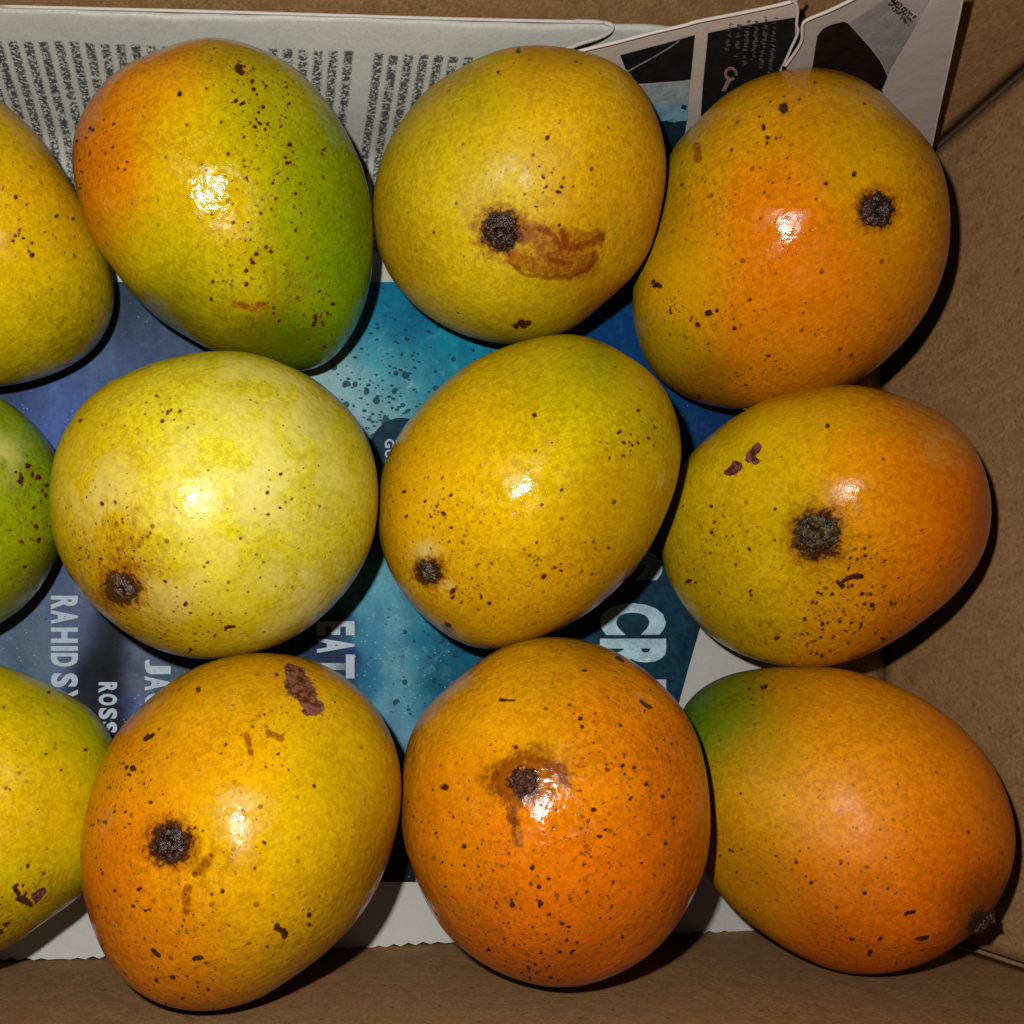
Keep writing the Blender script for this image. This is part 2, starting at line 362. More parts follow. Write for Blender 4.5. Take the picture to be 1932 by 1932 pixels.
# 1. page of small type, bent up the far side of the box, its rim folded over
xs = np.linspace(at(-600, 200)[0], 0.1265, 150)
top_px = [(-600, -2), (0, 12), (400, 22), (800, 34), (1000, 39), (1140, 42)]
tz = []
gapw = .0030
for px, py in top_px:
    d = ray(px, py); t_ = 0.2
    for _ in range(40):
        X = d[0] * t_; t_ = (wall_y(X) - gapw + FAR * (H + d[2] * t_)) / d[1]
    tz.append((d[0] * t_, H + d[2] * t_))
tzx, tzz = zip(*sorted(tz))
rb = .012                         # bend radius
rows, UV = [], []
foot = at(0, 545)[1]
for x in xs:
    yw = wall_y(x) - gapw; top = np.interp(x, tzx, tzz) + .0004 * math.sin(x * 70) + .0002 * math.sin(x * 310); col, uvc = [], []
    r = .0010
    for a in np.linspace(-.6 * math.pi, 0, 6):      # the rounded fold at the rim, its flap hidden behind
        col.append((x, yw + r + r * math.cos(a + math.pi), top - r + r * abs(math.sin(a)) * (1 if a > -math.pi else 1))); uvc.append(0)
    col = [(x, yw + r + r * -math.cos(b), top - r + r * math.sin(b)) for b in np.linspace(math.pi * .95, 0, 7)]; uvc = [0] * 7
    s = 0.
    for z in np.linspace(top - r - .001, rb, 26):
        s = top - z; bow = .0014 * math.sin((z - rb) / (top - rb) * math.pi) * (.5 + .5 * math.sin(x * 38)); col.append((x, yw - bow, z)); uvc.append(s)
    s0 = top - rb
    for b in np.linspace(0, math.pi / 2, 12)[1:]:
        col.append((x, yw - rb + rb * math.cos(b), .0015 + (rb - .0015) * (1 - math.sin(b)))); uvc.append(s0 + rb * b)
    s1 = s0 + rb * math.pi / 2; yb = yw - rb
    for k in np.linspace(0, 1, 22)[1:]:
        y = yb + (foot - yb) * k; col.append((x, y, .0015 + (float(floor_h(x, y)) + .0006 - .0015) * min(1, k * 3))); uvc.append(s1 + (yb - y))
    col = [(a_, b_ + FAR * max(0., c_ - .006), c_) for a_, b_, c_ in col]
    rows.append(col); UV.append([(x, v) for v in uvc])
V = np.array(rows); nu, nv = V.shape[:2]
me = mesh_np('newspaper_text_page', V.reshape(-1, 3), grid_quads(nu, nv), M_TEXT)
uvl = me.uv_layers.new(name='UVMap'); li = np.zeros(len(me.loops), np.int32); me.loops.foreach_get('vertex_index', li)
uvl.data.foreach_set('uv', np.array(UV).reshape(-1, 2)[li].astype(np.float32).ravel())
page = link('newspaper_page', me)
ztop = float(tzz[-1]) + .0004
loop = smooth_path([(1085, 40), (1120, 41), (1146, 44), (1156, 51), (1150, 61), (1128, 72), (1096, 82), (1068, 93)])
tube('folded_rim', at2(loop[:, 0], loop[:, 1], np.full(len(loop), ztop)), .00055, mat_paper('newsprint_rim', (218, 212, 206), .5), page)
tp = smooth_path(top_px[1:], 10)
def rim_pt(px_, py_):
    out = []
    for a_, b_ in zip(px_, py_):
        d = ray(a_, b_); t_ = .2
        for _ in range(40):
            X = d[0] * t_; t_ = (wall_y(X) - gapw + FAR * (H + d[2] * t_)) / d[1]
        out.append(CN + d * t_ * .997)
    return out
tube('folded_rim', rim_pt(tp[:, 0], tp[:, 1]), .00042, mat_paper('newsprint_lit_lip', (228, 222, 214), .5), page)  # paler than the page: light caught along the fold, put into its colour
tag(page, 'newspaper page of small printed text bent up against the far side of the box', 'newspaper')

# 2. the glossy cover lying on the bottom of the box
cover = empty('magazine_cover', tuple(at(700, 1150))); bpy.context.view_layer.update()
tag(cover, 'blue and violet grey newspaper cover with white lettering lying flat under the mangoes', 'newspaper')
nx, ny = 150, 110
px = np.linspace(-560, 1505, nx); X, Y = np.meshgrid(px, np.linspace(0, 1, ny), indexing='ij')
bot = 1815 - .038 * X + 3.0 * np.sin(X * .21) + 2.2 * np.sin(X * .43 + 1) - 3
Yp = 440 + (bot - 440) * Y
P = on_floor(X, Yp)
curl = np.clip((Y - .93) / .07, 0, 1) ** 2 * .0015; P = at2(X, Yp, P[..., 2] + curl)
o = finish(link('paper_sheet', mesh_np('paper_sheet', P.reshape(-1, 3), grid_quads(nx, ny), M_PAPER)), cover)
nx, ny = 240, 170
X, Y = np.meshgrid(np.linspace(-555, 1400, nx), np.linspace(532, 1664, ny), indexing='ij')
edge = 1316 - (Y - 1200) * .292; X = np.where(X > edge, edge, X)
P = on_floor(X, Y, .0008)
inks = [  # x, y, (r,g,b), radius
 (700,560,(10,120,160),60),(760,590,(5,112,150),60),(850,650,(20,140,170),60),(700,640,(70,150,180),50),(640,720,(165,195,205),50),
 (740,700,(80,160,180),60),(790,740,(90,165,185),60),(720,780,(165,190,200),55),(840,740,(20,130,160),50),(620,690,(180,200,200),50),
 (1150,640,(5,72,135),70),(1230,690,(10,62,120),80),(1300,780,(12,58,115),80),(1330,830,(18,58,110),60),
 (240,560,(62,72,92),70),(280,620,(78,88,118),70),(330,680,(84,94,128),70),(200,690,(92,104,150),60),(80,750,(92,112,170),70),(120,800,(88,104,182),60),(150,840,(84,100,170),50),(20,740,(50,56,90),50),
 (100,1110,(94,104,132),50),(60,1170,(100,112,130),60),(40,1230,(98,112,132),60),(160,1180,(96,100,136),50),
 (205, 1185, (2, 4, 10), 40), (206, 1230, (2, 4, 12), 40), (200, 1275, (4, 6, 16), 40), (172, 1300, (24, 26, 44), 26), (215, 1330, (12, 12, 28), 34), (200, 1390, (8, 10, 20), 34), (222, 1160, (60, 66, 84), 14),  # near-black smear between the lines of lettering
 (150, 1130, (100, 102, 130), 30),(255,1230,(112,114,140),30),(290,1200,(112,120,150),40),(255,1290,(120,110,130),25),(265,1340,(104,116,170),30),(240,1270,(80,80,116),20),(235,1320,(66,66,120),18),
 (350,1260,(80,90,110),50),(600,1230,(14,44,80),40),(650,1180,(20,54,90),22),(660,1240,(14,40,90),16),(640,1290,(24,50,92),30),
 (690,1130,(96,160,186),40),(720,1090,(120,176,194),40),(700,1200,(58,128,164),40),(740,1180,(110,160,186),35),(760,1250,(112,158,180),35),(800,1220,(10,110,140),40),(850,1250,(5,98,128),40),(830,1290,(5,92,120),40),
 (740,1320,(110,160,186),40),(700,1290,(24,110,150),30),(790,1330,(70,132,160),35),(760,1390,(116,160,190),40),(860,1330,(8,60,100),40),(820,1150,(60,140,164),40),
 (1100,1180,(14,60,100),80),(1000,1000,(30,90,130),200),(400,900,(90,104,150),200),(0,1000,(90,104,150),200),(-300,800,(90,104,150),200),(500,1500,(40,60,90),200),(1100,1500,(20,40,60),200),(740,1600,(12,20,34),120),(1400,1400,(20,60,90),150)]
fx, fy = X.ravel(), Y.ravel(); W = np.full(len(fx), 1e-9); acc = np.zeros((len(fx), 3)) + np.array((60, 90, 120)) * 1e-9
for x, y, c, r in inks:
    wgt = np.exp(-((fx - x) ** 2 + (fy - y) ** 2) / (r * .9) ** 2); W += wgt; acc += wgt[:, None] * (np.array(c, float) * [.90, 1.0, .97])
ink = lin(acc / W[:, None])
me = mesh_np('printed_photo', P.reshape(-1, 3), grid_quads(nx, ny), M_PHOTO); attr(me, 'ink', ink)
drops = .05 + .85 * np.exp(-((fx - 730) ** 2 + (fy - 740) ** 2) / 95 ** 2) + .25 * np.exp(-((fx - 790) ** 2 + (fy - 1260) ** 2) / 110 ** 2)
drops = np.where((fx < 560), .02, drops); attr(me, 'drops', drops)
finish(link('printed_photo', me), cover)
# dark title block with pale letters
poly_mesh('title_block', [(1120, 1108), (1215, 1102), (1235, 1098), (1248, 1080), (1252, 1050), (1330, 1050), (1330, 1150), (1313, 1208), (1262, 1392), (1120, 1392)], on_floor, M_TEAL, cover, lift=.0013)
circ = [(757 + 66 * math.cos(a), 868 + 80 * math.sin(a)) for a in np.linspace(0, 2 * math.pi, 40)[:-1]]
poly_mesh('round_badge', circ, on_floor, M_TEAL, cover, lift=.0013)
def glyph(ch, x0, x1, y0, y1, mat, mapf, parent, lift, bold=.028, lean=0., name='lettering'):
    """one printed character, read with the page turned a quarter clockwise: its head at x1, its left side at y0"""
    cu = bpy.data.curves.new('g', 'FONT'); cu.body = ch; cu.offset = bold; cu.resolution_u = 4; cu.fill_mode = 'FRONT'
    ob = bpy.data.objects.new('g', cu); COL.objects.link(ob); bpy.context.view_layer.update()
    me = bpy.data.meshes.new_from_object(ob.evaluated_get(bpy.context.evaluated_depsgraph_get())); bpy.data.objects.remove(ob)
    bm = bmesh.new(); bm.from_mesh(me); bpy.data.meshes.remove(me)
    bmesh.ops.remove_doubles(bm, verts=bm.verts, dist=.0005)
    A = np.array([v.co[:2] for v in bm.verts]); mn, mxx = A.min(0), A.max(0); A = (A - mn) / (mxx - mn + 1e-9)
    Pp = mapf(x0 + A[:, 1] * (x1 - x0), y0 + A[:, 0] * (y1 - y0) + lean * A[:, 1], lift)
    for v, p in zip(bm.verts, Pp): v.co = p
    m2 = bpy.data.meshes.new(name); bm.to_mesh(m2); bm.free(); m2.materials.append(mat)
    return finish(link(name, m2), parent)
L2 = .0018
for ch_, x0, x1, y0, y1 in (('S', 1120, 1250, 1040, 1098), ('C', 1132, 1256, 1138, 1198), ('R', 1132, 1257, 1205, 1266), ('I', 1132, 1257, 1282, 1300), ('P', 1132, 1257, 1312, 1370)):
    glyph(ch_, x0, x1, y0, y1, M_CYAN if ch_ != 'I' else M_WHITE, on_floor, cover, L2, .055)
for s, x0, x1, ys in (('RAHIDSY', 96, 147, ((1124, 1150), (1151, 1177), (1184, 1213), (1219, 1228), (1232, 1258), (1270, 1297), (1301, 1330))),
                      ('ROSS', 186, 221, ((1287, 1307), (1309, 1331), (1336, 1357), (1362, 1383))),
                      ('JAC', 273, 322, ((1244, 1272), (1276, 1303), (1308, 1334))),
                      ('EAT', 598, 669, ((1172, 1199), (1203, 1232), (1235, 1280)))):
    for c_, (y0, y1) in zip(s, ys): glyph(c_, x0, x1, y0, y1, M_WHITE, on_floor, cover, .0013, .045)
for k, c_ in enumerate('GOS'): glyph(c_, 726, 744, 828 + k * 20, 845 + k * 20, M_WHITE, on_floor, cover, L2, .03)

# 3. second sheet standing in the far right corner, its rim folded in zigzags
def on_lean(px, py, lift=0.):
    """a sheet leaning on the far side panel: foot line on the floor, head nearly at the panel"""
    d = ray(px, py); y0, k = .162, .12
    t = (y0 + k * H) / (d[..., 1] - k * d[..., 2]); P = CN + d * t[..., None]
    wv = .0006 * wob(P, 70, 33)
    z = P[..., 2]; fl = at2(px, py, floor_h(P[..., 0], P[..., 1]))
    P = np.where((z > .0015)[..., None], P, fl); dn = d / np.linalg.norm(d, axis=-1, keepdims=True)
    return P - dn * (lift + .0012 + wv)[..., None]
corner = empty('newspaper_corner', tuple(at(1500, 300))); bpy.context.view_layer.update()
tag(corner, 'crumpled newspaper sheet with dark pictures standing in the far right corner of the box', 'newspaper')
poly_mesh('paper_sheet', [(1086, 99), (1165, 80), (1290, 50), (1400, 24), (1500, 3), (1507, 60), (1476, 125), (1440, 300), (1330, 400), (1262, 420), (1232, 300), (1220, 200), (1168, 132), (1120, 112)], on_lean, M_PAPER2, corner)
poly_mesh('printed_picture', [(1170, 104), (1250, 83), (1290, 72), (1311, 66), (1303, 150), (1290, 152), (1205, 158), (1180, 130)], on_lean, M_BLACK, corner, lift=.0005)
poly_mesh('printed_picture', [(1205, 160), (1302, 153), (1296, 226), (1220, 232)], on_lean, M_GREYPIC, corner, lift=.0005)
poly_mesh('printed_picture', [(1212, 200), (1298, 196), (1296, 228), (1222, 232)], on_lean, mat_ink('sky_ink', (110, 148, 168), .5, .2), corner, lift=.0009)
poly_mesh('printed_picture', [(1222, 232), (1250, 226), (1272, 231), (1296, 227), (1290, 260), (1262, 330), (1232, 330)], on_lean, M_NAVY, corner, lift=.0009)
poly_mesh('printed_picture', [(1284, 205), (1288, 198), (1296, 199), (1294, 207)], on_lean, M_NAVY, corner, lift=.0012)
poly_mesh('printed_picture', [(1336, 62), (1420, 45), (1500, 33), (1500, 70), (1472, 128), (1440, 200), (1330, 290), (1318, 280), (1326, 160)], on_lean, M_BLACK, corner, lift=.0005)
def strokes(name, segs, mat, w, mapf, parent, lift):
    bm = bmesh.new(); 
    for x0, y0, x1, y1 in segs:
        L = math.hypot(x1 - x0, y1 - y0); n = max(2, int(L / 2.6)); nx_, ny_ = -(y1 - y0) / L, (x1 - x0) / L
        for k in range(n):
            if random.random() < .22: continue
            a, b = k / n, (k + random.uniform(.45, .8)) / n; ww = w * random.uniform(.5, 1.1); off = random.uniform(-.3, .3) * w
            q = []
            for (t_, s_) in ((a, -1), (b, -1), (b, 1), (a, 1)):
                q.append((x0 + (x1 - x0) * t_ + nx_ * (s_ * ww / 2 + off), y0 + (y1 - y0) * t_ + ny_ * (s_ * ww / 2 + off)))
            A = np.array(q); Pp = mapf(A[:, 0], A[:, 1], lift); bm.faces.new([bm.verts.new(p) for p in Pp])
    me = bpy.data.meshes.new(name); bm.to_mesh(me); bm.free(); me.materials.append(mat); return finish(link(name, me), parent)
segs = [(1378 + 17 * k, 44 - 3.2 * k + (k % 2) * 5, 1372 + 16 * k, 96 + 9 * (k % 3) + 6 * k) for k in range(6)]
strokes('small_print', segs, M_FAINT, 8, on_lean, corner, .0009)
ring = [(1379 + 13 * math.cos(a), 139 + 13 * math.sin(a)) for a in np.linspace(.9, 6.6, 22)] + [(1379 + 7.5 * math.cos(a), 139 + 7.5 * math.sin(a)) for a in np.linspace(6.6, .9, 22)]
poly_mesh('round_emblem', ring, on_lean, M_PINK, corner, lift=.0009)
poly_mesh('emblem_tail', [(1372, 149), (1379, 152), (1369, 172), (1361, 172)], on_lean, M_PINK, corner, lift=.0010)
# crease drawn across the dark picture is a real ridge of the paper
def rim(name, pts, parent, mat, r=.00045, lift=.001, mapf=on_lean):
    S = smooth_path(pts); return tube(name, mapf(S[:, 0], S[:, 1], lift), r, mat, parent)
M_RIM = mat_paper('newsprint_edge', (226, 214, 204), .5)
rim('folded_rim', [(1086, 98), (1165, 79), (1230, 62), (1290, 48), (1318, 40), (1400, 24), (1470, 9), (1500, 0), (1508, -10)], corner, M_RIM)
rim('folded_rim', [(1488, -6), (1500, 4), (1505, 18), (1503, 45), (1505, 62), (1492, 92), (1478, 124)], corner, M_RIM, .0004, .0022)
rim('folded_rim', [(1640, -18), (1598, 4), (1560, 22), (1522, 38), (1514, 50), (1513, 74), (1502, 96), (1482, 124)], corner, M_RIM, .00045, .0024)
rim('paper_crease', [(1184, 135), (1215, 118), (1260, 92), (1282, 76)], corner, mat_ink('crease_ink', (88, 84, 84), .5), .00022, .0012)
# 4. corner flap
flap = empty('newspaper_flap', tuple(at(1700, 260))); bpy.context.view_layer.update()
tag(flap, 'pale pointed newspaper flap reaching down beside the bare cardboard in the far right corner', 'newspaper')
poly_mesh('paper_sheet', [(1516, 46), (1524, 38), (1562, 20), (1600, 4), (1642, -22), (1800, -22), (1740, 60), (1690, 220), (1600, 260), (1478, 200), (1484, 126), (1502, 98), (1513, 76)], on_lean, mat_paper('newsprint_grey', (186, 176, 166)), flap, lift=.0012)
poly_mesh('printed_picture', [(1542, 68), (1553, 54), (1570, 46), (1592, 41), (1600, 44), (1620, 66), (1640, 88), (1662, 117), (1676, 146), (1664, 180), (1600, 190), (1528, 180), (1533, 127), (1538, 92)], on_lean, M_MAROON, flap, lift=.0018)
poly_mesh('grey_panel', [(1602, 44), (1672, -2), (1730, 46), (1690, 112), (1677, 142), (1662, 113), (1640, 84)], on_lean, mat_ink('warm_grey_ink', (142, 134, 130), .5, .05), flap, lift=.0016)
strokes('small_print', [(1684, -4, 1728, 34), (1680, 0, 1722, 42), (1678, 6, 1716, 48)], M_BLACK, 7, on_lean, flap, .0021)
poly_mesh('folded_tip', [(1762, -22), (1752, 6), (1716, 70), (1681, 130), (1664, 170), (1690, 230), (1735, 290), (1754, 289), (1757, 280), (1769, 220), (1790, 124), (1804, 60), (1816, 0), (1820, -22)], on_lean, M_PAPER2, flap, lift=.0034)
rim('folded_rim', [(1820, -22), (1816, 0), (1803, 62), (1790, 124), (1769, 220), (1756, 284)], flap, M_RIM, .00030, .0036)

# ------------------------------------------------------------------ mangoes
Yl, Or, Rd, Gr, YG, Pl, Dy = (232, 188, 8), (234, 148, 8), (220, 106, 8), (108, 142, 10), (192, 182, 8), (232, 206, 70), (205, 165, 14)
Ol = (126, 116, 12)
def catmull_polar(pts, c2):
    A = np.array(pts, float) - c2; th = np.arctan2(A[:, 1], A[:, 0]); r = np.hypot(A[:, 0], A[:, 1]); k = np.argsort(th); th, r = th[k], r[k]
    grid = np.linspace(-math.pi, math.pi, 721)
    rr = np.interp(grid, np.concatenate([th - 2 * math.pi, th, th + 2 * math.pi]), np.tile(r, 3))
    ker = np.exp(-np.linspace(-3, 3, 61) ** 2 / 2); ker /= ker.sum(); e = rr[:-1]; e = np.concatenate([e[-30:], e, e[:30]]); s = np.convolve(e, ker, 'valid')
    return grid, np.append(s, s[0])
SCARS = []
def mango(label, outline, colours, depth=.92, N=350, rough=.40, seed=1, spots=(), lines=(), dens=(), stains=(), rims=(), scabs=(), bloom=(), rub=(), dents=(), scar=None, skew=(0, 0), rest=.001, peel=.5, spec=.28, lumpy=1.):
    pts = np.array(outline, float); c2 = (pts.max(0) + pts.min(0)) / 2
    g1 = np.linspace(-1, 1, N); A, B = np.meshgrid(g1, g1, indexing='ij')
    s = np.maximum(np.abs(A), np.abs(B)); th = np.where(np.abs(A) >= np.abs(B), np.arctan2(B, A), np.arctan2(B, A))
    # concentric square->disc
    phi = np.where(np.abs(A) > np.abs(B), (math.pi / 4) * (B / np.where(A == 0, 1e-9, A)), (math.pi / 2) - (math.pi / 4) * (A / np.where(B == 0, 1e-9, B)))
    rr = np.where(np.abs(A) > np.abs(B), A, B); dx, dy = rr * np.cos(phi), rr * np.sin(phi)
    s = np.hypot(dx, dy); th = np.arctan2(dy, dx); al = math.pi * (.6 * s + .4 * s ** 6)
    ux, uy, uz = np.sin(al) * np.cos(th), np.sin(al) * np.sin(th), np.cos(al); rho = np.sin(al)
    zc = .045
    for it in range(6):
        c = at(c2[0], c2[1], zc); n = CN - c; D = np.linalg.norm(n); n /= D
        e1 = np.cross(np.array([0, 1., 0]), n); e1 /= np.linalg.norm(e1); e2 = np.cross(n, e1)
        dr = ray(pts[:, 0], pts[:, 1]); t_ = ((c - CN) @ n) / (dr @ n); Q3 = CN + dr * t_[:, None] - c
        q2 = np.stack([Q3 @ e1, Q3 @ e2], -1)
        gth, gr = catmull_polar(q2, np.zeros(2))
        a0 = gr[:-1].mean(); a2c = 2 * (gr[:-1] * np.cos(2 * gth[:-1])).mean(); a2s = 2 * (gr[:-1] * np.sin(2 * gth[:-1])).mean()
        full = np.interp(th, gth, gr); low = a0 + a2c * np.cos(2 * th) + a2s * np.sin(2 * th)
        R = low + (full - low) * np.clip(rho, 0, 1) ** 1.5
        dd = depth * a0; corr = math.sqrt(1 - (dd / D) ** 2 * .85)
        back = np.where(uz < 0, 1 - .06 * uz ** 2, 1)
        P = c + (e1 * (R * ux)[..., None] + e2 * (R * uy)[..., None]) * (corr * back[..., None]) + n * (dd * uz)[..., None]
        lump = wob(np.stack([ux, uy, uz], -1), 2.1, seed + 50) * .010 * a0
        P = P + n * ((lump + a0 * (skew[0] * ux + skew[1] * uy) * (uz > 0)) * (1 - rho ** 2))[..., None]
        P = P + (P - c) / a0 * (.00045 * wob(np.stack([ux, uy, uz], -1), 6.5, seed + 80))[..., None]
        zc += rest - P[..., 2].min()
    # rest flat: the underside gives a little
    P[..., 2] = np.maximum(P[..., 2], rest)
    V = P.reshape(-1, 3); px, py = project(V); front = (uz.ravel() > -.15)
    nrm = (V - c) / np.linalg.norm(V - c, axis=1)[:, None]
    for x, y, r, dep in dents:
        V = V - n * (dep * np.exp(-((px - x) ** 2 + (py - y) ** 2) / r ** 2) * (uz.ravel() > 0))[:, None]
    bound = (s.ravel() > .9999)
    me_q = grid_quads(N, N); V[bound] = V[bound].mean(0)
    base = c.copy(); base[2] = 0; loc = Vector(base)
    m = mat_mango('mango_skin', rough, seed, peel, spec, lumpy)
    me = mesh_np('mango', V - base, me_q, m)
    bmt = None
    # ---- colour of the skin: areas of ripeness, and shade painted round one stem scar
    W = np.full(len(V), 1e-12); acc = np.zeros((len(V), 3)) + lin(Yl) * 1e-12
    wx, wy = px + 16 * wob(V, 110, seed + 9), py + 16 * wob(V, 110, seed + 10)
    for cc in colours:
        x, y, col = cc[:3]; r = cc[3] if len(cc) > 3 else 85
        wg = np.exp(-((wx - x) ** 2 + (wy - y) ** 2) / r ** 2); W += wg; acc += wg[:, None] * lin(col)
    far = W < 1e-9; colr = acc / W[:, None]
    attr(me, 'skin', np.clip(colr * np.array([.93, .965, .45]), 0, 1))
    def blobs(lst, soft=False):
        o_ = np.zeros(len(V))
        for b in lst:
            x, y, r = b[:3]; am = b[3] if len(b) > 3 else 1.
            o_ = np.maximum(o_, am * np.exp(-((px - x) ** 2 + (py - y) ** 2) / r ** 2))
        return np.where(front, o_, 0)
    def segd(x0, y0, x1, y1):
        vx, vy = x1 - x0, y1 - y0; L2_ = vx * vx + vy * vy + 1e-6; t_ = np.clip(((px - x0) * vx + (py - y0) * vy) / L2_, 0, 1)
        return np.hypot(px - x0 - vx * t_, py - y0 - vy * t_)
    qx, qy = px.copy(), py.copy()
    px = qx + 3.0 * wob(V, 800, seed + 70); py = qy + 3.0 * wob(V, 800, seed + 71)
    sp = np.zeros(len(V)); rs = np.random.default_rng(seed)
    for b_ in dens:
        for _ in range(int(b_[2] * b_[3] * (.9 if seed in (1, 8, 10) else .5))):
            fx_, fy_ = b_[0] + rs.normal() * b_[2] * .62, b_[1] + rs.normal() * b_[2] * .62; fr_ = rs.uniform(1.7, 4.0)
            sp = np.maximum(sp, rs.uniform(.58, .95) * (1 - np.hypot(px - fx_, py - fy_) / (2 * fr_)))
    for x, y, r in spots: r *= .74; sp = np.maximum(sp, rs.uniform(.85, 1.05) * (1 - np.hypot((px - x) * rs.uniform(.8, 1.2), py - y) / (2 * r)))
    for x0, y0, x1, y1, r in lines: sp = np.maximum(sp, 1 - segd(x0, y0, x1, y1) / (2 * r))
    if scar:
        hx, hy, hr = scar[:3]; sp = np.maximum(sp, .86 * (1 - np.hypot(px - hx, py - hy) / (2.35 * hr)))
    attr(me, 'spot', np.where(front, sp, 0))
    px = qx + 6.5 * wob(V, 380, seed + 72) + 2.5 * wob(V, 1000, seed + 74); py = qy + 6.5 * wob(V, 380, seed + 73) + 2.5 * wob(V, 1000, seed + 75)
    sb = np.zeros(len(V))
    for x0, y0, x1, y1, r in scabs: sb = np.maximum(sb, 1 - segd(x0, y0, x1, y1) / (2 * r))
    attr(me, 'scab', np.where(front, sb, 0))
    st = np.zeros(len(V))
    for x0, y0, x1, y1, r in stains: st = np.maximum(st, 1 - segd(x0, y0, x1, y1) / (2 * r))
    attr(me, 'stain', np.where(front, st, 0))
    rm_ = np.zeros(len(V))
    for x0, y0, x1, y1, r in rims: rm_ = np.maximum(rm_, 1 - segd(x0, y0, x1, y1) / (2 * r))
    attr(me, 'rim', np.where(front, rm_, 0))
    attr(me, 'dens', np.minimum(.97, .07 + 2.0 * blobs(dens))); attr(me, 'bloom', blobs(bloom)); attr(me, 'rub', blobs(rub))
    ob = link('mango', me); ob.location = loc
    tag(ob, label, 'mango', 'mangoes laid in rows in the cardboard box')
    px, py = qx, qy
    if scar:
        x, y, r = scar[:3]; kind = scar[3] if len(scar) > 3 else 'knob'
        d2 = np.where(uz.ravel() > -.1, (px - x) ** 2 + (py - y) ** 2, 1e12); k = int(np.argmin(d2)); p0 = V[k]
        i, j = divmod(k, N); G = V.reshape(N, N, 3); tu, tv = G[i + 4, j] - G[i - 4, j], G[i, j + 4] - G[i, j - 4]
        nn = np.cross(tu, tv); nn /= np.linalg.norm(nn); nn = nn if nn @ (p0 - c) > 0 else -nn
        rm = r * np.linalg.norm(CN - p0) / F * .80; t1 = np.cross(nn, [0, 0, 1.]); t1 = t1 if np.linalg.norm(t1) > .05 else np.cross(nn, [0, 1., 0]); t1 /= np.linalg.norm(t1); t2 = np.cross(nn, t1)
        rg = np.random.default_rng(seed * 13); na, nr = 72, 20; lob = [(int(k_), rg.uniform(0, 6.28), rg.uniform(.02, .07)) for k_ in (2, 3, 5, 7, 11, 13)]
        kn = [(rg.uniform(0, 6.28), rg.uniform(.3, .88), rg.uniform(.10, .19), rg.uniform(.06, .2)) for _ in range(14)]
        VV, FF = [p0 + nn * rm * .02], []
        Vn = V[(px - x) ** 2 + (py - y) ** 2 < (2.5 * r) ** 2]
        for q in range(1, nr + 1):
            f = q / nr
            for a_ in range(na):
                an = 2 * math.pi * a_ / na; ra = rm * f * (1 + sum(am * math.sin(kk * an + ph) for kk, ph, am in lob) * f)
                pt = p0 + (t1 * math.cos(an) + t2 * math.sin(an)) * ra
                # follow the skin
                near = Vn[np.argmin(((Vn - pt) ** 2).sum(1))]; base_h = (near - pt) @ nn
                rough_h = .18 * math.sin(5 * an + f * 9 + seed) * math.sin(3 * an + 4 * f + 1) + .12 * math.sin(11 * an + f * 23)
                hgt = rm * (.20 * math.exp(-((f - .48) / .22) ** 2) - .08 * math.exp(-(f / .2) ** 2) + .06 * rough_h * (1 - f ** 4) + (1 - f ** 6) * sum(hh * math.exp(-(((f * math.cos(an) - rk * math.cos(ak)) ** 2 + (f * math.sin(an) - rk * math.sin(ak)) ** 2) / wk ** 2)) for ak, rk, wk, hh in kn)) + (.0004 if f < .85 else .0004 * (1 - f) / .15 - .0006 * (f - .85) / .15)
                VV.append(pt + nn * (base_h + hgt))
        for a_ in range(na): FF.append((0, 1 + a_, 1 + (a_ + 1) % na))
        for q in range(nr - 1):
            for a_ in range(na):
                b0, b1 = 1 + q * na + a_, 1 + q * na + (a_ + 1) % na; FF.append((b0, b0 + na, b1 + na, b1))
        VV[0] = p0 + nn * (rm * .08)
        ms = bpy.data.meshes.new('stem_scar'); ms.from_pydata([tuple(v_ - base) for v_ in VV], [], FF); ms.update()
        for f_ in ms.polygons: f_.use_smooth = True
        ms.materials.append({'knob': M_SCAR, 'brown': M_SCAR_B, 'olive': M_SCAR_O}[kind])
        so = link('stem_scar', ms, ob)
    return ob

